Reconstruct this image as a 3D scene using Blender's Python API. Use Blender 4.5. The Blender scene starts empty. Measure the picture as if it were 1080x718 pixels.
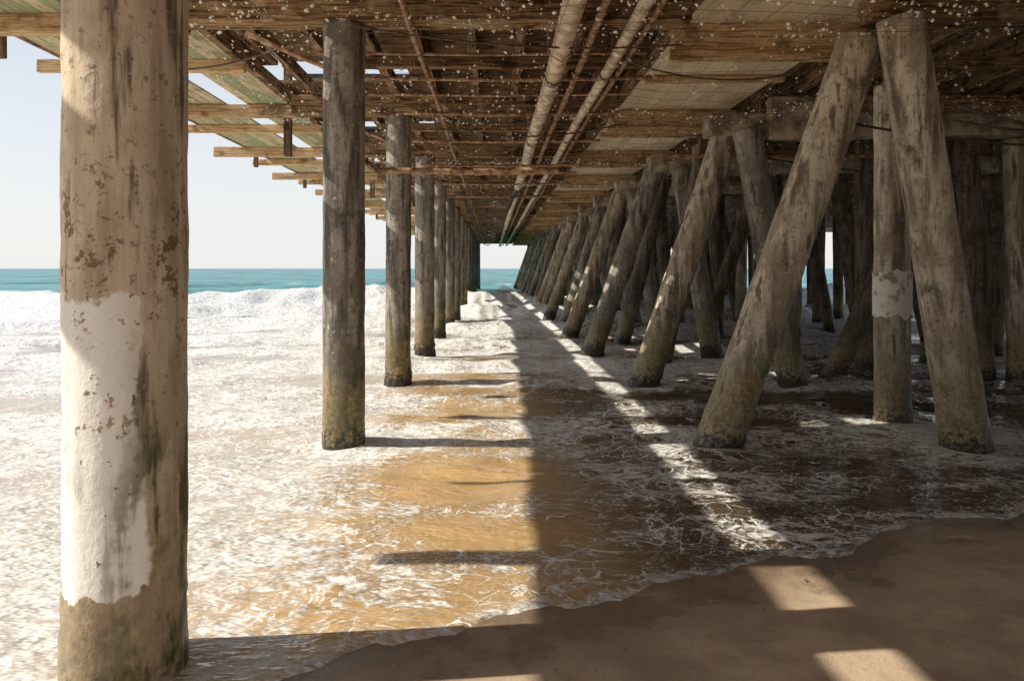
import bpy, math, random
import numpy as np
from mathutils import Vector, noise as mn
random.seed(7); R=random.random
def U(a,b): return a+(b-a)*random.random()
EYE=1.85
BENT=[3.41+4.98*n for n in range(-2,17)]
scene=bpy.context.scene

# ---------------------------------------------------------------- node helper
class NT:
    def __init__(s,name):
        s.m=bpy.data.materials.new(name); s.m.use_nodes=True
        s.t=s.m.node_tree; s.t.nodes.clear()
        s.out=s.n('ShaderNodeOutputMaterial')
    def n(s,typ,**k):
        x=s.t.nodes.new(typ)
        for a,b in k.items(): setattr(x,a,b)
        return x
    def l(s,a,b): s.t.links.new(a,b)
    def put(s,sock,v):
        if isinstance(v,bpy.types.NodeSocket): s.l(v,sock)
        elif v is not None: sock.default_value=v
    def math(s,op,a,b=None,c=None,clamp=False):
        x=s.n('ShaderNodeMath',operation=op,use_clamp=clamp)
        s.put(x.inputs[0],a); s.put(x.inputs[1],b); s.put(x.inputs[2],c); return x.outputs[0]
    def mix(s,f,a,b,blend='MIX'):
        x=s.n('ShaderNodeMix',data_type='RGBA',blend_type=blend)
        s.put(x.inputs[0],f)
        for i,v in ((6,a),(7,b)):
            if isinstance(v,tuple) and len(v)==3: v=(*v,1)
            s.put(x.inputs[i],v)
        return x.outputs[2]
    def ss(s,v,a,b,o0=0.,o1=1.):
        x=s.n('ShaderNodeMapRange',interpolation_type='SMOOTHSTEP')
        s.put(x.inputs[0],v); s.put(x.inputs[1],a); s.put(x.inputs[2],b); s.put(x.inputs[3],o0); s.put(x.inputs[4],o1)
        return x.outputs[0]
    def pos(s): return s.n('ShaderNodeNewGeometry').outputs['Position']
    def xyz(s,v):
        x=s.n('ShaderNodeSeparateXYZ'); s.l(v,x.inputs[0]); return x.outputs
    def vscale(s,v,sc):
        x=s.n('ShaderNodeVectorMath',operation='MULTIPLY'); s.l(v,x.inputs[0]); x.inputs[1].default_value=sc; return x.outputs[0]
    def noise(s,v,sc,det=3,rough=.55,col=False):
        x=s.n('ShaderNodeTexNoise'); s.l(v,x.inputs['Vector']); x.inputs['Scale'].default_value=sc
        x.inputs['Detail'].default_value=det; x.inputs['Roughness'].default_value=rough
        return x.outputs['Color' if col else 'Fac']
    def vor(s,v,sc,feat='DISTANCE_TO_EDGE'):
        x=s.n('ShaderNodeTexVoronoi',feature=feat,voronoi_dimensions='2D'); s.l(v,x.inputs['Vector']); x.inputs['Scale'].default_value=sc
        return x.outputs['Distance']
    def warp(s,v,sc,amt):
        c=s.noise(v,sc,2,.5,True)
        a=s.n('ShaderNodeVectorMath',operation='SUBTRACT'); s.l(c,a.inputs[0]); a.inputs[1].default_value=(.5,.5,.5)
        b=s.n('ShaderNodeVectorMath',operation='SCALE'); s.l(a.outputs[0],b.inputs[0]); b.inputs[3].default_value=amt
        d=s.n('ShaderNodeVectorMath',operation='ADD'); s.l(v,d.inputs[0]); s.l(b.outputs[0],d.inputs[1]); return d.outputs[0]
    def bump(s,h,dist=.01,st=1.,nrm=None):
        x=s.n('ShaderNodeBump'); s.l(h,x.inputs['Height']); x.inputs['Distance'].default_value=dist
        x.inputs['Strength'].default_value=st
        if nrm: s.l(nrm,x.inputs['Normal'])
        return x.outputs[0]
    def attr(s,name): return s.n('ShaderNodeAttribute',attribute_name=name).outputs['Fac']
    def island(s): return s.n('ShaderNodeNewGeometry').outputs['Random Per Island']
    def orand(s): return s.n('ShaderNodeObjectInfo').outputs['Random']
    def pbsdf(s,col,rough=.8,nrm=None,spec=.5,metal=0):
        x=s.n('ShaderNodeBsdfPrincipled')
        if isinstance(col,tuple) and len(col)==3: col=(*col,1)
        s.put(x.inputs['Base Color'],col); s.put(x.inputs['Roughness'],rough)
        s.put(x.inputs['Specular IOR Level'],spec); s.put(x.inputs['Metallic'],metal)
        if nrm: s.l(nrm,x.inputs['Normal'])
        return x.outputs[0]
    def diff(s,col,nrm=None):
        x=s.n('ShaderNodeBsdfDiffuse'); s.put(x.inputs[0],col if not(isinstance(col,tuple) and len(col)==3) else (*col,1))
        if nrm: s.l(nrm,x.inputs['Normal'])
        return x.outputs[0]
    def done(s,sh): s.l(sh,s.out.inputs[0]); return s.m

# ---------------------------------------------------------------- materials
def wood(name,axis,dark,light,green=0.,stain=.8,isl_dark=.55):
    k=NT(name); p=k.pos(); isl=k.island()
    off=k.n('ShaderNodeVectorMath',operation='ADD'); k.l(p,off.inputs[0])
    cx=k.n('ShaderNodeCombineXYZ'); k.l(k.math('MULTIPLY',isl,37.),cx.inputs[0]); k.l(k.math('MULTIPLY',isl,91.),cx.inputs[1]); k.l(cx.outputs[0],off.inputs[1])
    q=off.outputs[0]
    sc={'x':(.6,9,9),'y':(9,.6,9),'z':(9,9,.6)}[axis]
    g=k.noise(k.vscale(q,sc),3.2,3,.75)
    blot=k.noise(q,1.9,3,.7)
    c=k.mix(k.ss(g,.36,.62),dark,light)
    c=k.mix(k.ss(g,.56,.66,0,.5),c,tuple(x*.4 for x in dark))
    c=k.mix(k.ss(blot,.54,.66,0,stain),c,tuple(x*.35 for x in dark))
    c=k.mix(k.ss(blot,.42,.32,0,.4),c,(.68,.57,.42))
    c=k.mix(k.math('MULTIPLY',isl,isl_dark),c,k.mix(.55,c,(.03,.02,.012)))
    if green: c=k.mix(k.math('MULTIPLY',k.ss(k.math('FRACT',k.math('MULTIPLY',isl,7.3)),.45,.9),green),c,(.24,.29,.16))
    return k.done(k.diff(c,k.bump(g,.012,.8)))
WX=wood('weathered_timber_x','x',(.11,.058,.028),(.50,.33,.18))
WY=wood('weathered_timber_y','y',(.10,.057,.03),(.46,.31,.185))
WZ=wood('weathered_timber_z','z',(.12,.085,.055),(.32,.23,.15))
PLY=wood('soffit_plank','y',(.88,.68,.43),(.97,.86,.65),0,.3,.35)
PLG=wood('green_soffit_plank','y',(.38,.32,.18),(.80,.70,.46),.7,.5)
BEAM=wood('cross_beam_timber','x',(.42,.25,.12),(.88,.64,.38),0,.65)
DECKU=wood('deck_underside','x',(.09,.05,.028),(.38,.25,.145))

def pile_mat(name,tint,coat,ochre=.75,white=.5,grime=.6):
    k=NT(name); p=k.pos(); r=k.orand()
    off=k.n('ShaderNodeVectorMath',operation='ADD'); k.l(p,off.inputs[0])
    cx=k.n('ShaderNodeCombineXYZ'); k.l(k.math('MULTIPLY',r,50.),cx.inputs[0]); k.l(k.math('MULTIPLY',r,23.),cx.inputs[2]); k.l(cx.outputs[0],off.inputs[1])
    q=off.outputs[0]; z=k.xyz(p)[2]
    st=k.noise(k.vscale(q,(5,5,.55)),1.3,4,.62)
    bl=k.noise(q,1.9,5,.66); fn=k.noise(q,19,4,.72)
    a,b,c3=tint
    c=k.mix(k.ss(st,.36,.60),a,b); c=k.mix(k.ss(bl,.48,.64,0,.85),c,c3)
    c=k.mix(k.ss(st,.56,.67,0,.8),c,(.045,.035,.026))
    c=k.mix(k.ss(bl,.44,.30,0,grime),c,tuple(x*.35 for x in a))
    c=k.mix(k.ss(fn,.56,.66,0,.65),c,tuple(x*.3 for x in a))
    c=k.mix(k.ss(fn,.39,.32,0,white),c,(.72,.67,.59))
    zn=k.math('ADD',z,k.math('MULTIPLY',k.math('SUBTRACT',bl,.5),2.2))
    c=k.mix(k.ss(zn,.95,.30,0,ochre),c,k.mix(k.ss(fn,.36,.66),(.12,.083,.035),(.42,.30,.13)))
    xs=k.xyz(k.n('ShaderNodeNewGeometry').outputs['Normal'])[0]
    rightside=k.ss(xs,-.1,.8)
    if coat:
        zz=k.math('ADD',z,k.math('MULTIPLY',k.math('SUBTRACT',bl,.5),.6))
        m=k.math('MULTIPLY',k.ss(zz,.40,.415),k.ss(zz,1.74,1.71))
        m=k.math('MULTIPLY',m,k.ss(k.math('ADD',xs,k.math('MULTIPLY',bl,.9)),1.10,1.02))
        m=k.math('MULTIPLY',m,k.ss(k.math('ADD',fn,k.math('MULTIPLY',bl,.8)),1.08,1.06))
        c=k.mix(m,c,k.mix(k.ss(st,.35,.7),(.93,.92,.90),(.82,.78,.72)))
        rs=k.math('MULTIPLY',k.ss(k.noise(q,8,4,.8),.58,.61),k.math('MULTIPLY',k.ss(z,1.4,1.7),k.ss(z,2.6,2.0)))
        c=k.mix(k.math('MULTIPLY',rs,.85),c,(.20,.10,.045))
    al=k.math('MULTIPLY',k.ss(k.math('ADD',k.math('MULTIPLY',st,.5),k.math('MULTIPLY',bl,.5)),.47,.54),k.ss(zn,1.6,.7))
    c=k.mix(k.math('MULTIPLY',al,k.math('ADD',.35,k.math('MULTIPLY',rightside,.6))),c,(.06,.072,.015))
    c=k.mix(k.ss(k.math('ADD',z,k.math('MULTIPLY',k.math('SUBTRACT',fn,.5),.9)),.08,-.14,0,.92),c,(.028,.022,.016))
    return k.done(k.pbsdf(c,k.ss(z,.0,.9,.4,.8),k.bump(k.math('ADD',k.math('MULTIPLY',fn,.5),bl),.016,.8),.35))
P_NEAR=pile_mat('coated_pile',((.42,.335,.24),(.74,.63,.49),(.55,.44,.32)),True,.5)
P_GREY=pile_mat('weathered_pile',((.10,.088,.075),(.42,.375,.32),(.19,.16,.13)),False,.7,.8)
P_TAN=pile_mat('raking_pile_concrete',((.17,.135,.10),(.68,.59,.46),(.34,.265,.185)),False,.75,.65,.8)
P_DARK=pile_mat('dark_pile',((.05,.038,.028),(.22,.175,.13),(.08,.062,.046)),False,.5)

def simple(name,c1,c2,sc=6,rough=.7,bd=.005,metal=0):
    k=NT(name); p=k.pos(); n=k.noise(p,sc,3,.65)
    return k.done(k.pbsdf(k.mix(k.ss(n,.35,.65),c1,c2),rough,k.bump(n,bd,.8),.4,metal))
RUST=simple('rusty_steel',(.20,.09,.04),(.52,.34,.20),9)
PIPE=simple('painted_pipe',(.42,.30,.19),(.82,.68,.50),4,.55)
CONC=simple('cap_concrete',(.20,.16,.12),(.60,.50,.38),3,.9,.02)
ASPH=simple('deck_asphalt',(.05,.05,.05),(.07,.07,.065),20,.9)
NETM=simple('net_cord',(.035,.03,.025),(.09,.075,.06),20,.9)
NET2=simple('faded_net_cord',(.16,.145,.12),(.34,.31,.27),6,.9)
CABLE=simple('cable_rubber',(.05,.04,.03),(.15,.11,.08),10,.7)
SPECK=simple('white_specks',(.96,.94,.90),(.90,.85,.76),30,.8)
PEB=simple('pebble_stone',(.08,.06,.045),(.3,.25,.2),14,.6)

# ---- sand
k=NT('wet_sand'); p=k.pos(); sh=k.attr('shore')
g=k.noise(p,150,2,.7); m=k.noise(p,2.2,5,.65)
c=k.mix(k.ss(m,.36,.64),(.50,.365,.25),(.74,.57,.41))
c=k.mix(k.ss(g,.5,.70,0,.6),c,(.19,.135,.09))
c=k.mix(k.ss(g,.42,.34,0,.25),c,(.80,.68,.54))
wet=k.ss(k.math('ADD',sh,k.math('MULTIPLY',k.math('SUBTRACT',m,.5),2.2)),-.80,-.10)
c=k.mix(k.math('MULTIPLY',wet,.78),c,(.16,.108,.07))
ro=k.math('SUBTRACT',.62,k.math('MULTIPLY',wet,.52))
h=k.math('ADD',k.math('MULTIPLY',g,.14),m)
SAND=k.done(k.pbsdf(c,ro,k.bump(h,.03,.42),.55))

# ---- sea water with foam
k=NT('sea_water'); p=k.pos(); sh=k.attr('shore'); am=k.attr('foam'); sep=k.xyz(p); y=sep[1]; xx=sep[0]
reg=k.noise(k.vscale(p,(.6,1,1)),.8,5,.65)
farn=k.noise(k.vscale(p,(.12,.5,1)),.5,4,.65)
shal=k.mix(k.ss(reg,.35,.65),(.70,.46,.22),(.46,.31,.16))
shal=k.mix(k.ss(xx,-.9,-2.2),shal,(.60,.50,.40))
shal=k.mix(k.ss(xx,.2,1.4),shal,(.095,.062,.036))  # deck shade painted into the water colour, darker to the right
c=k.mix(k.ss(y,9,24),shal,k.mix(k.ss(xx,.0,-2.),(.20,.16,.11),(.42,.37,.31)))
c=k.mix(k.ss(y,26,44),c,(.12,.21,.19))
c=k.mix(k.ss(y,47,70),c,k.mix(k.ss(farn,.36,.62),(.012,.13,.16),(.10,.37,.37)))
w=k.warp(p,1.3,.75)
A=k.math('ADD',am,k.math('MULTIPLY',k.math('SUBTRACT',reg,.5),2.1))
n1=k.noise(w,2.6,4,.64)
n2=k.noise(w,8.5,3,.72)
rid=k.math('ABSOLUTE',k.math('SUBTRACT',n1,.5))
R1=k.ss(k.math('DIVIDE',rid,k.math('ADD',k.math('MULTIPLY',k.ss(A,.25,1.0),.050),.001)),1.,.2)
rid2=k.math('ABSOLUTE',k.math('SUBTRACT',n2,.47))
R2=k.math('MULTIPLY',k.ss(k.math('DIVIDE',rid2,k.math('ADD',k.math('MULTIPLY',k.ss(A,.35,1.1),.055),.001)),1.,.3),.8)
d1=k.vor(w,4.2)
V1=k.math('MULTIPLY',k.ss(k.math('DIVIDE',d1,k.math('ADD',k.math('MULTIPLY',k.ss(A,.3,1.1),.24),.001)),1.,.3),k.ss(n2,.36,.56))
sol=k.ss(k.math('ADD',k.math('ADD',k.math('MULTIPLY',n2,.55),k.math('MULTIPLY',n1,.45)),k.math('MULTIPLY',A,.36)),.73,.88)
edge=k.math('MULTIPLY',k.ss(k.math('ADD',sh,k.math('MULTIPLY',k.math('SUBTRACT',n2,.4),.55)),.14,.04),k.ss(n1,.40,.56,.3,.95))
F=k.math('MAXIMUM',k.math('MAXIMUM',R1,R2),k.math('MAXIMUM',k.math('MAXIMUM',V1,sol),edge))
F=k.math('MULTIPLY',F,k.ss(n2,.25,.52,.5,1.))
wv=k.noise(k.vscale(p,(.6,1.5,1)),2.3,4,.7)
b1=k.bump(k.math('ADD',wv,k.math('MULTIPLY',farn,k.ss(y,40,70,0,9.))),.08,.8)
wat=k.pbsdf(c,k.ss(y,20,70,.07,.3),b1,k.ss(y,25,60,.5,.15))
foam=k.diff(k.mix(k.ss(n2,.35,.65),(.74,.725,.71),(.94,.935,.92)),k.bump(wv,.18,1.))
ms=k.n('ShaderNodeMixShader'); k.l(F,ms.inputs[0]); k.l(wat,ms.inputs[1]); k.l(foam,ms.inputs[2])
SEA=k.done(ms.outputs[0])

# ---------------------------------------------------------------- mesh helpers
def obj(name,verts,faces,mat,loc=(0,0,0),smooth=False,parent=None):
    me=bpy.data.meshes.new(name); me.from_pydata([tuple(v) for v in verts],[],faces); me.update()
    if smooth: me.polygons.foreach_set('use_smooth',[True]*len(me.polygons))
    o=bpy.data.objects.new(name,me); scene.collection.objects.link(o); o.location=loc
    if mat: me.materials.append(mat)
    if parent: o.parent=parent
    return o
def empty(name,loc=(0,0,0)):
    o=bpy.data.objects.new(name,None); scene.collection.objects.link(o); o.location=loc; return o
class Boxes:
    def __init__(s): s.v=[]; s.f=[]
    def add(s,x0,x1,y0,y1,z0,z1,j=.006):
        i=len(s.v)
        for z in (z0,z1):
            for (x,y) in ((x0,y0),(x1,y0),(x1,y1),(x0,y1)):
                s.v.append((x+U(-j,j),y+U(-j,j),z+U(-j,j)))
        for q in ((0,3,2,1),(4,5,6,7),(0,1,5,4),(1,2,6,5),(2,3,7,6),(3,0,4,7)): s.f.append(tuple(i+a for a in q))
    def make(s,name,mat,parent,bev=.012):
        o=obj(name,s.v,s.f,mat,parent=parent)
        if bev:
            b=o.modifiers.new('bevel','BEVEL'); b.width=bev; b.segments=1
        return o
def tube(name,pts,r,mat,parent=None,seg=10):
    cu=bpy.data.curves.new(name,'CURVE'); cu.dimensions='3D'; cu.bevel_depth=r; cu.bevel_resolution=2
    sp=cu.splines.new('POLY'); sp.points.add(len(pts)-1)
    for a,b in zip(sp.points,pts): a.co=(*b,1)
    cu.materials.append(mat)
    o=bpy.data.objects.new(name,cu); scene.collection.objects.link(o)
    if parent: o.parent=parent
    return o

# ---------------------------------------------------------------- shoreline + ground + sea
def yw(X):
    b=np.interp(X,[-60,-6,-3,-2,-1.2,-.84,-.58,.2,1.05,2.2,3.2,4.45,6,12,60],[2.4,2.8,2.95,3.05,3.2,3.45,3.72,3.98,4.5,4.95,5.6,6.0,6.4,7,8])
    return b+.06*np.sin(X*4.1+1)+.05*np.sin(X*7.3+.4)+.02*np.sin(X*19.7+2)+.012*np.sin(X*41.)
def zw(Y): return np.interp(Y,[-50,0,3.41,8.33,13.5,18,23,30,5000],[.0,0,0,-.17,-.23,-.33,-.42,-.5,-.55])
def grid(xs,ys):
    X,Y=np.meshgrid(xs,ys); nx=len(xs); ny=len(ys)
    i=np.arange(nx*ny).reshape(ny,nx)
    f=np.stack([i[:-1,:-1],i[:-1,1:],i[1:,1:],i[1:,:-1]],-1).reshape(-1,4)
    return X,Y,f
def gridobj(name,X,Y,Z,f,mat,attrs):
    me=bpy.data.meshes.new(name); n=X.size
    me.vertices.add(n); me.vertices.foreach_set('co',np.stack([X,Y,Z],-1).ravel().astype(np.float32))
    me.loops.add(len(f)*4); me.polygons.add(len(f))
    me.loops.foreach_set('vertex_index',f.ravel().astype(np.int32))
    me.polygons.foreach_set('loop_start',(np.arange(len(f))*4).astype(np.int32))
    me.polygons.foreach_set('loop_total',np.full(len(f),4,np.int32))
    me.update(calc_edges=True); me.validate()
    me.polygons.foreach_set('use_smooth',[True]*len(me.polygons))
    for a,v in attrs.items():
        at=me.attributes.new(a,'FLOAT','POINT'); at.data.foreach_set('value',v.ravel().astype(np.float32))
    me.materials.append(mat)
    o=bpy.data.objects.new(name,me); scene.collection.objects.link(o); return o
s=np.linspace(-1,1,461); xs=np.sign(s)*( 9*np.abs(s)+ 40*np.abs(s)**3.5+ 4000*np.abs(s)**18)+.8
ysw=[2.2]
while ysw[-1]<6000: ysw.append(ysw[-1]+max(.035,.0105*ysw[-1]))
ysw=np.array(ysw)
X,Y,f=grid(xs,ysw)
sh=Y-yw(X)
def nz(X,Y,sx,sy,seed):
    return np.array([mn.noise((a*sx,b*sy,seed)) for a,b in zip(X.ravel(),Y.ravel())]).reshape(X.shape)
rip=nz(X,Y,.55,1.1,1.)*.055+nz(X,Y,1.7,2.8,5.)*.032
fade=np.clip(sh/1.5,0,1)
Z=zw(Y)+.008+rip*fade*np.clip(Y/8,.3,1.6)
Z+=.005*np.exp(-np.clip(sh,0,9)/.12)
Z=np.where(sh<0,zw(Y)+.010+sh*.35,Z)
def wave(yc,H,front,back):
    d=Y-yc
    return H*np.where(d<0,np.exp(-(d/front)**2),np.exp(-(d/back)**2))
nx1=nz(X,Y*0,.06,1,9.); nx2=nz(X,Y*0,.4,1,19.)
yc=46+5*nx1+1.2*nx2
Hs=.85+.6*nx1+.25*nx2
rough=nz(X,Y,.7,.9,3.)*.38+nz(X,Y,2.1,2.1,4.)*.2
inb=np.exp(-((Y-yc+5)/7)**2)
Z+=wave(yc,Hs,1.5,5)+rough*inb
n5=nz(X,Y,.22,.55,12.)
Z+=wave(36+5*nx1+.8*nx2,.50,.8,2.5)+wave(28+3*nx1+.9*nx2,.32,.5,2)+wave(21+2*nx1-.7*nx2,.19,.4,1.6)+wave(16+1.2*nx1+.6*nx2,.10,.35,1.2)+wave(9.5+.8*nx1+.5*nx2,.05,.3,.9)
Z+=n5*.14*np.clip((Y-10)/15,0,1)*np.clip((60-Y)/10,0,1)
Z+=wave(66+9*nx1,.45,2.5,7)+wave(92+14*nx1,.5,4,9)
Z+=nz(X,Y,.03,.12,6.)*.3*np.clip((Y-50)/60,0,1)
left=1/(1+np.exp((X+1.0)*2.6)); right=1/(1+np.exp(-(X-.6)*2.5))
foam=np.interp(Y,[2,5,8,12,18,26,31,36,40,45,50,56,120],[.70,.61,.57,.57,.58,.54,.54,.78,1.4,1.6,.9,.3,.22])
foam=foam+.27*left*(Y<34)+1.4*n5*np.clip((Y-6)/10,0,1)*(Y<40)
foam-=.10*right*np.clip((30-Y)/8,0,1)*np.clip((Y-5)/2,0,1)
foam-=.28*np.exp(-((X+.25)/.80)**2)*np.exp(-((Y-6.5)/3.2)**2)
for yy_,a_ in ((9.2+.8*nx1+.5*nx2,.35),(15.6+1.2*nx1+.6*nx2,.4),(20.6+2*nx1-.7*nx2,.5),(27.4+3*nx1+.9*nx2,.6),(35+5*nx1+.8*nx2,.6)):
    foam+=a_*np.exp(-((Y-yy_)/(.04*Y))**2)
foam=np.where(Y>yc+.6,np.minimum(foam,np.interp(Y-yc,[.6,2,12],[.8,.22,0.1])),foam)
foam+=.55*np.exp(-((Y-66-9*nx1)/1.6)**2)*(nx2+nx1*2>.05)
foam+=.5*np.exp(-((Y-92-14*nx1)/2.2)**2)*(nx2-nx1>.12)
for n,yb in enumerate(BENT[3:9]):
    for px_,py_ in ((2.58,yb+.1),(5.3,yb-.12),(5.15,yb+1.15),(-1.69,yb)):
        dd=np.sqrt(((X-px_)/.75)**2+((Y-py_+.1)/.6)**2); foam+=.48*np.exp(-dd**2)
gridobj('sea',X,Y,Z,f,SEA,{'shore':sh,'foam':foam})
ys=np.concatenate([-np.geomspace(3000,2,40),np.arange(-1.8,9,.05),np.geomspace(9.1,5500,60)])
Xg,Yg,fg=grid(xs[::2],ys)
sg=Yg-yw(Xg)
Zg=zw(Yg)+np.where(sg<0,np.minimum(-sg*.02,.6),-np.minimum(sg*.05,2.2))
und=nz(Xg,Yg,.9,1.4,2.)*.025+nz(Xg,Yg,3,4,8.)*.010
Zg+=und*np.clip(-sg/.6,0,1)
gridobj('beach_sand',Xg,Yg,Zg,fg,SAND,{'shore':sg})

# ---------------------------------------------------------------- piles
def pile(base,top,r,mat,hi=True,name='pier_pile',taper=0.,seed=0,crust=1.):
    b=Vector(base); t=Vector(top); ax=(t-b).normalized()
    b0=b-ax*1.0; L=(t-b0).length
    ref=Vector((0,1,0)); e1=ax.cross(ref).normalized(); e2=ax.cross(e1).normalized()
    nr=max(12,int(L/(.05 if hi else .16))); ns=60 if hi else 20
    V=[];Fc=[]
    for i in range(nr+1):
        l=L*i/nr; c=b0+ax*l-b
        for j in range(ns):
            a=2*math.pi*j/ns; d=e1*math.cos(a)+e2*math.sin(a)
            pp=d*r+c+Vector((seed*7.3,seed*3.1,0))
            rr=r*(1-taper*l/L)+.008*mn.noise(pp*2.5)+.004*mn.noise(pp*10)
            zz=(l-1.0)
            g=crust*max(0,min(1,(.6-zz)/.5))
            if g>0: rr+=g*(.030*max(0,mn.noise(pp*12)+.25)+.018*max(0,mn.noise(pp*33)))
            V.append(c+d*rr)
    for i in range(nr):
        for j in range(ns):
            j2=(j+1)%ns; Fc.append((i*ns+j,i*ns+j2,(i+1)*ns+j2,(i+1)*ns+j))
    Fc.append(tuple((nr)*ns+j for j in range(ns)))
    return obj(name,V,Fc,mat,loc=b,smooth=True)
ZT=EYE+2.75
sd=0
for n,yb in enumerate(BENT):
    sd+=1; z0=float(zw(yb)); near=2<=n<=6
    dx=U(-.04,.04) if n>3 else 0
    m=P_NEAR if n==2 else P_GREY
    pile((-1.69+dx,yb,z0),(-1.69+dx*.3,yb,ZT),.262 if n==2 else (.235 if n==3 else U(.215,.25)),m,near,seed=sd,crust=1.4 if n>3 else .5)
    if n>=3:
        j=lambda a:U(-a,a) if n>3 else 0
        pile((2.58+j(.2),yb+.1+j(.25),z0),(4.22+j(.2),yb+.1,EYE+2.6 if n==3 else EYE+2.45),.25,P_TAN if n<5 or R()<.5 else P_GREY,n<7,name='raking_pile',seed=sd+30,crust=1.6 if n>3 else 1.)
        pile((5.30+j(.2),yb-.12+j(.2),z0),(4.48+j(.15),yb-.25,EYE+2.75 if n==3 else EYE+2.45),.245,P_TAN if n==3 else P_GREY,n<6,name='raking_pile',seed=sd+60)
    if n>=4:
        pile((6.9+U(-.4,.4),yb+.9,z0),(8.4,yb+.4,EYE+2.35),U(.2,.24),P_DARK,False,name='raking_pile',seed=sd+90)
        pile((9.4+U(-.4,.4),yb+.5,z0),(8.7,yb+.3,EYE+2.35),U(.2,.24),P_DARK,False,name='raking_pile',seed=sd+95)
        pile((3.6+U(-.3,.3),yb+2.3,z0),(4.6+U(-.3,.3),yb+2.1,EYE+2.75),U(.17,.22),P_DARK,False,name='raking_pile',seed=sd+99)
        pile((6.3+U(-.3,.3),yb+2.6,z0),(5.5+U(-.3,.3),yb+2.4,EYE+2.75),U(.17,.22),P_DARK,False,name='raking_pile',seed=sd+79)
        pile((12.2+U(-.5,.5),yb+2.6,z0),(11+U(-.3,.3),yb+2.4,EYE+2.75),U(.17,.22),P_DARK,False,name='raking_pile',seed=sd+69)
    for X0 in ([5.15] if n==3 else [])+[7.7,9.6,12.6,15.6,18.6,21.4]:
        yy=yb+1.15 if X0==5.15 else yb+.2
        if X0 in(9.6,7.7) and n==3: continue
        if X0==7.7: yy=yb+1.9
        pile((X0+U(-.1,.1)*(X0>6),yy,z0-.05),(X0,yy,EYE+2.35 if X0!=7.7 else ZT),.215,P_TAN if X0 in(5.15,9.6) else P_DARK,X0==5.15,seed=sd+X0,crust=1)
k=NT('worn_white_band'); p=k.pos(); nn=k.noise(p,6,5,.7)
BAND=k.done(k.pbsdf(k.mix(k.ss(nn,.5,.60),(.76,.71,.64),(.32,.27,.21)),.8,k.bump(nn,.01,.6),.3))
V=[];Fc=[]
for i in range(9):
    for j in range(48):
        a=2*math.pi*j/48; z=EYE-.62+.58*i/8+(.06*mn.noise((math.cos(a)*2,math.sin(a)*2,i)) if i in(0,8) else 0)
        rr=.231+.004*mn.noise((math.cos(a)*2,math.sin(a)*2,z*6)); V.append((rr*math.cos(a),rr*math.sin(a),z))
for i in range(8):
    for j in range(48): Fc.append((i*48+j,i*48+(j+1)%48,(i+1)*48+(j+1)%48,(i+1)*48+j))
obj('pile_repair_sleeve',V,Fc,BAND,loc=(5.15,BENT[3]+1.15,0),smooth=True)

# ---------------------------------------------------------------- pier superstructure
pier=empty('wooden_pier')
Y0,Y1=BENT[0]-2,BENT[-1]+2
E=EYE
B=Boxes(); C=Boxes()
for n,yb in enumerate(BENT):
    B.add(-3.6,2.22,yb-.17,yb+.17,E+2.752,E+3.1)
    if n!=3: B.add(4.75,22.5,yb-.17,yb+.17,E+2.77,E+3.1)
    if n==3: B.add(4.2,22.4,yb-.2,yb+.16,E+2.76,E+3.05,.01)
    else:
        C.add(3.85,22.4,yb-.24,yb+.24,E+2.36,E+2.765,.01)
        if n<8: C.add(4.85,6.35,yb-.45,yb-.243,E+2.26,E+3.0,.01)
    B.add(-2.4,2.2,yb+2.4,yb+2.52,E+2.93,E+3.095)
    B.add(4.8,22.2,yb+2.4,yb+2.52,E+2.93,E+3.095)
B.make('pile_cap_timbers',WX,pier,.015)
C.make('concrete_cap',CONC,pier,.02)
S=Boxes()
for x in list(np.arange(-3.2,22.4,.72)):
    yy=Y0
    while yy<Y1:
        w=U(.045,.075); o=U(-.03,.03)
        S.add(x+o-w,x+o+w,yy,yy+4.97,E+3.103,E+3.5 if x>-1.5 else E+3.3,.008); yy+=4.98
S.make('deck_stringers',WY,pier,0)
SUN_HOLES=[(8.0,8.95,-2.3),(12.6,14.0,-1.5),(17.6,19.2,-1.4),(22.7,24.1,-1.6),(27.4,29.2,-1.4),(33,34.5,-1.4),(38,39.3,-1.6),(43,44.6,-1.4)]  # openings added in the deck so sun reaches the raking piles
def sun_hole(y):
    for a,b,x in SUN_HOLES:
        if a<=y<=b: return x
    return None
Dk=Boxes(); yy=Y0
while yy<Y1:
    w=U(.19,.29); hx=sun_hole(yy+w/2)
    Dk.add(-3.45 if hx is None else hx,22.6,yy,yy+w,E+3.505,E+3.58,.004); yy+=w+.006
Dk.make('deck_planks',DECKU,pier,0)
T=Boxes(); last=Y0-.1
for a,b,x in SUN_HOLES:
    T.add(-3.6,22.7,last,a,E+3.6,E+3.68,0); T.add(x-.05,22.7,a,b,E+3.6,E+3.68,0); last=b
T.add(-3.6,22.7,last,Y1+.1,E+3.6,E+3.68,0); T.make('deck_surface',ASPH,pier,0)
Fl=Boxes(); yy=Y0
while yy<Y1:
    L=U(.5,.9)
    if sun_hole(yy+L*.5) is None: Fl.add(-4.5,-3.62,yy,yy+L,E+3.42,E+3.49,.006)  # added filler boards, block sun past the deck edge except at openings
    yy+=L+.01
Fl.make('sun_block_boards',WY,pier,.006)

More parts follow.
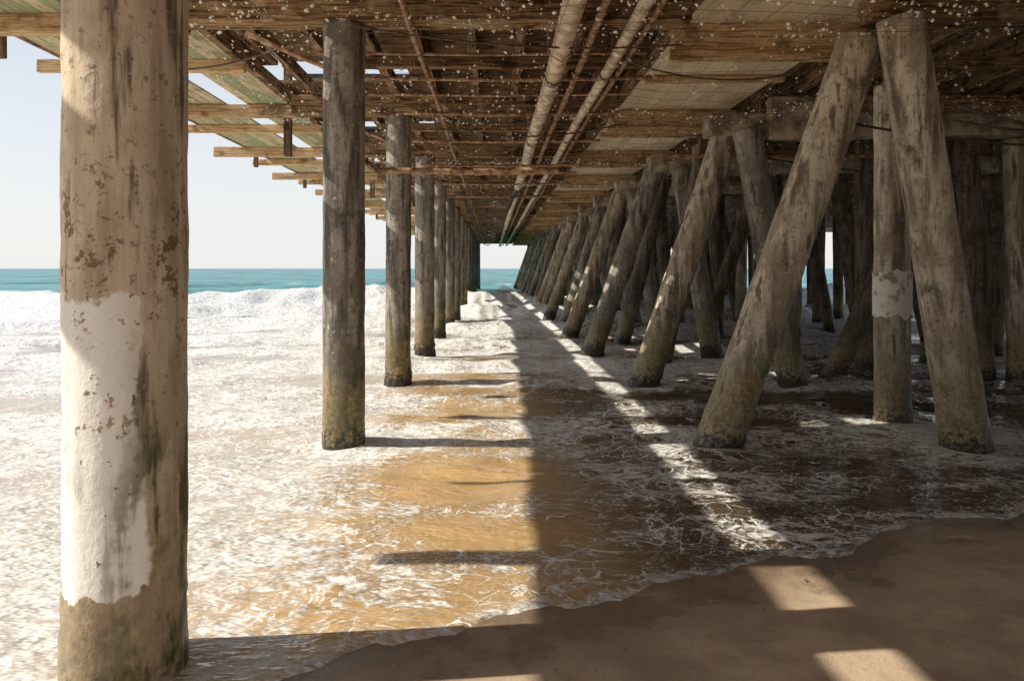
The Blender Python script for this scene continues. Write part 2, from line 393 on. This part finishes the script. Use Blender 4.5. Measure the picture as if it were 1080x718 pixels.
# left platform
LP=Boxes()
for i,x in enumerate(np.arange(-6.3,-3.95,.205)):
    if -5.12<x+.1<-4.68: continue  # planks left out to let a strip of sun through to the ground
    yy=Y0+U(0,2)
    while yy<Y1:
        L=U(3.4,5); LP.add(x,x+.198,yy,yy+L-.01,E+3.105,E+3.145,.003); yy+=L
LP.make('side_platform_planks',PLG,pier,0)
LB=Boxes(); PZ=Boxes()
for yb in BENT:
    y=yb+.7
    LB.add(-6.95-U(0,.3),-3.75,y-.1,y+.1,E+2.88,E+3.1,.02)
    LB.add(-6.6-U(0,.4),-3.7,y+1.9,y+2.02,E+2.93,E+3.1,.015)
    PZ.add(-4.02,-3.88,y+.103,y+.24,E+2.35-U(0,.2),E+3.9)
    PZ.add(-6.2,-6.1,y+.103,y+.2,E+2.62,E+3.1)
LB.make('side_platform_beams',BEAM,pier,.01); PZ.make('hanger_posts',WZ,pier,.01)
LS=Boxes()
yy=Y0
while yy<Y1:
    LS.add(-3.87,-3.74,yy,yy+4.96,E+3.102,E+3.3); LS.add(-6.42,-6.31,yy,yy+4.96,E+3.102,E+3.3); yy+=4.98
LS.make('side_platform_edge_stringer',WY,pier,.01)

# right platform (soffit under the deck)
RP=Boxes()
for x in np.arange(2.42,4.56,.215):
    yy=Y0+U(0,2)
    while yy<Y1:
        L=U(3.,5); RP.add(x,x+.208,yy,yy+L-.012,E+3.06,E+3.098,.003); yy+=L
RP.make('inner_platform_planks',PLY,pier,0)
RB=Boxes()
for n,yb in enumerate(BENT):
    y=yb+1.0; RB.add(2.28,4.70,y-.14,y+.14,E+2.64,E+3.055,.015)
    RB.add(2.2,4.75,y-.20,y-.143,E+2.60,E+2.72,.012)
    RB.add(2.42,4.62,y+2.3,y+2.42,E+2.95,E+3.055)
RB.make('inner_platform_beams',BEAM,pier,.012)
RS=Boxes(); yy=Y0
while yy<Y1:
    RS.add(2.28,2.40,yy,yy+4.96,E+3.06,E+3.36); yy+=4.98
RS.make('inner_platform_edge',WY,pier,.01)

for n,yb in enumerate(BENT[3:],3):
    tube('knee_brace',[(-1.6,yb+.28,E+2.2),(-2.9,yb+.28,E+2.75)],.03,RUST,pier)
for i,(yy,zz,xa,xb,r) in enumerate([(10.2,2.62,-1.75,2.2,.028),(11.3,2.66,-1.9,2.1,.02),(9.2,2.68,-2.2,1.9,.02),(13.0,1.72,-1.95,1.15,.055),(12.4,2.6,-1.6,2.2,.03),(15.2,2.62,-1.8,2.2,.03),(16.5,2.3,-1.6,1.9,.03),(18.6,2.4,-1.7,2.1,.04),(21,2.4,-1.7,2.2,.03),(23.6,2.3,-1.7,2.2,.04),(14.1,2.15,2.3,9,.035)]):
    tube('cross_rod',[(xa,yy,E+zz),((xa+xb)/2,yy+.03,E+zz-.02),(xb,yy,E+zz)],r,RUST,pier)

for x,z,r,m in ((.80,2.58,.12,PIPE),(1.12,2.63,.045,RUST),(1.50,2.60,.075,PIPE),(1.70,2.66,.035,RUST),(-.9,2.66,.035,RUST)):
    e=empty('utility_pipe')
    pts=[(x+.015*math.sin(y*.7+x),y,E+z-.01*math.sin(y*.63)) for y in np.arange(Y0,Y1,1.2)]
    tube('pipe',pts,r,m,e)
    for yb in BENT:
        tube('coupling',[(x,yb+1.5,E+z),(x,yb+1.62,E+z)],r*1.25,RUST,e)
        tube('hanger',[(x-r*1.3,yb+.3,E+3.1),(x-r*1.25,yb+.3,E+z-r*.6),(x,yb+.3,E+z-r*1.3),(x+r*1.25,yb+.3,E+z-r*.6),(x+r*1.3,yb+.3,E+3.1)],.008,RUST,e)

# netting slung under the deck with small white specks along it
def netz(x,y):
    ph=(y-BENT[0])%4.98/4.98; px=(x+1.7)%3.4/3.4
    return E+2.62-.30*math.sin(math.pi*ph)*(.6+.4*math.sin(math.pi*px))-.07*mn.noise((x*.8,y*.8,3))
def cord(V,F,pts,w):
    i=len(V)
    for (x,y,z) in pts: V+= [(x,y,z+w),(x-w,y-w,z-w*.5),(x+w,y+w,z-w*.5)]
    for a in range(len(pts)-1):
        b=i+a*3
        for q in range(3): F.append((b+q,b+(q+1)%3,b+3+(q+1)%3,b+3+q))
V=[];F2=[]
for x in np.arange(-1.6,9.5,.33):
    cord(V,F2,[(x+.1*mn.noise((x,y*.6,1.)),y,netz(x,y)) for y in np.arange(6.,24,.5)],.0022)
for y in np.arange(6.,20,.37):
    cord(V,F2,[(x,y+.12*mn.noise((x*.6,y,2.)),netz(x,y)) for x in np.arange(-1.6,9.5,.5)],.0022)
obj('bird_netting',V,F2,NETM)
V=[];F2=[]
for i in range(9500):
    y=5.5+20*R()**1.5; x=U(-3.6,10)
    if mn.noise((x*.9,y*.9,7.))<-.05 and R()<.8: continue
    z=netz(x,y)+.006; sz=.006+.017*R()**2.6; c=Vector((x,y,z)); i0=len(V)
    for q in range(5):
        a=q*1.2566+R()*.5; V.append(c+Vector((math.cos(a)*sz*U(.6,1.5),math.sin(a)*sz*U(.6,1.5),U(-1,1)*sz*.8)))
    V.append(c+Vector((0,0,-sz))); V.append(c+Vector((0,0,sz)))
    for q in range(5): F2.append((i0+q,i0+(q+1)%5,i0+5)); F2.append((i0+(q+1)%5,i0+q,i0+6))
obj('netting_specks',V,F2,SPECK,parent=None)
V=[];F2=[]
def tn(u,v,yo):
    x=-1.1+2.1*u
    return (x,yo+.6*math.sin(u*5),E+2.72-.9*u*(1-u)-(1.7*(math.sin(math.pi*u**.8)**1.6))*v-.35*v*abs(mn.noise((u*6,v,yo))))
for yo in (24,):
    for a in np.linspace(0,1,26): cord(V,F2,[tn(a,b,yo) for b in np.linspace(0,1,14)],.010)
    for b in np.linspace(0,1,16): cord(V,F2,[tn(a,b,yo) for a in np.linspace(0,1,26)],.010)
obj('torn_netting',V,F2,NET2)
def slack(a,b,s,r,n=24):
    a=Vector(a);b=Vector(b)
    pts=[]
    for i in range(n+1):
        t=i/n; q=a.lerp(b,t); q.z-=4*s*t*(1-t); pts.append(tuple(q))
    tube('slack_cable',pts,r,CABLE)
slack((4.9,7.9,E+1.75),(7.6,7.6,E+1.35),.15,.022)
slack((4.3,8.75,E+1.7),(9.5,9.2,E+1.6),.18,.016)
slack((5.0,8.0,E+1.6),(8.2,8.4,E+1.9),.22,.014)
slack((-1.5,8.0,E+2.62),(2.2,8.6,E+2.6),.12,.012)
slack((-1.6,8.33,E+2.9),(-3.9,9.3,E+2.5),.15,.012)
slack((-1.4,13.2,E+2.6),(2.4,13.2,E+2.6),.25,.014)
slack((4.2,13.2,E+2.1),(12,14,E+2.0),.35,.02)
slack((1.6,9.2,E+2.6),(4.1,9.1,E+2.5),.22,.012)

V=[];F2=[]
for i in range(600):
    x=U(-2.5,6.5); y=U(1.6,6.0)
    if y>float(yw(np.array(x)))-.05: continue
    z=float(zw(np.array(y)))+.02*(float(yw(np.array(x)))-y)+.001; sz=.003+.010*R()**4; c=Vector((x,y,z)); i0=len(V)
    for q in range(6):
        a=q*1.0472; V.append(c+Vector((math.cos(a)*sz*U(.7,1.4),math.sin(a)*sz*U(.7,1.4),0)))
    V.append(c+Vector((0,0,sz*.7)))
    for q in range(6): F2.append((i0+q,i0+(q+1)%6,i0+6))
obj('beach_pebbles',V,F2,PEB,smooth=True)

# ---------------------------------------------------------------- light
el=math.atan(.75)
d=Vector((1,.11,-.75)).normalized()
L=bpy.data.lights.new('sun','SUN'); L.energy=5; L.angle=math.radians(.5); L.color=(1,.92,.77)
lo=bpy.data.objects.new('sun',L); scene.collection.objects.link(lo); lo.rotation_euler=d.to_track_quat('-Z','Y').to_euler()
w=bpy.data.worlds.new('World'); scene.world=w; w.use_nodes=True
nt=w.node_tree; bg=nt.nodes['Background']; sk=nt.nodes.new('ShaderNodeTexSky'); sk.sky_type='NISHITA'; sk.sun_disc=False
sk.sun_elevation=el; sk.sun_rotation=math.radians(-96.3); sk.air_density=1.0; sk.dust_density=.6; sk.ozone_density=1
tc=nt.nodes.new('ShaderNodeTexCoord'); sx=nt.nodes.new('ShaderNodeSeparateXYZ'); nt.links.new(tc.outputs['Generated'],sx.inputs[0])
mr=nt.nodes.new('ShaderNodeMapRange'); mr.interpolation_type='SMOOTHSTEP'
nt.links.new(sx.outputs[2],mr.inputs[0]); mr.inputs[1].default_value=-.05; mr.inputs[2].default_value=.75; mr.inputs[3].default_value=.9; mr.inputs[4].default_value=.15
mx=nt.nodes.new('ShaderNodeMix'); mx.data_type='RGBA'; nt.links.new(mr.outputs[0],mx.inputs[0]); nt.links.new(sk.outputs[0],mx.inputs[6]); mx.inputs[7].default_value=(5.9,5.95,5.95,1)
nt.links.new(mx.outputs[2],bg.inputs[0]); bg.inputs[1].default_value=.15
scene.view_settings.view_transform='Standard'; scene.view_settings.look='None'; scene.view_settings.exposure=0
# ---------------------------------------------------------------- camera
cam=bpy.data.cameras.new('camera'); co=bpy.data.objects.new('camera',cam); scene.collection.objects.link(co)
co.location=(0,0,EYE); co.rotation_euler=(math.radians(90),0,0)
cam.lens=26; cam.sensor_width=36; cam.shift_x=20/1080; cam.shift_y=-76/1080; cam.clip_end=12000; cam.clip_start=.05
scene.camera=co
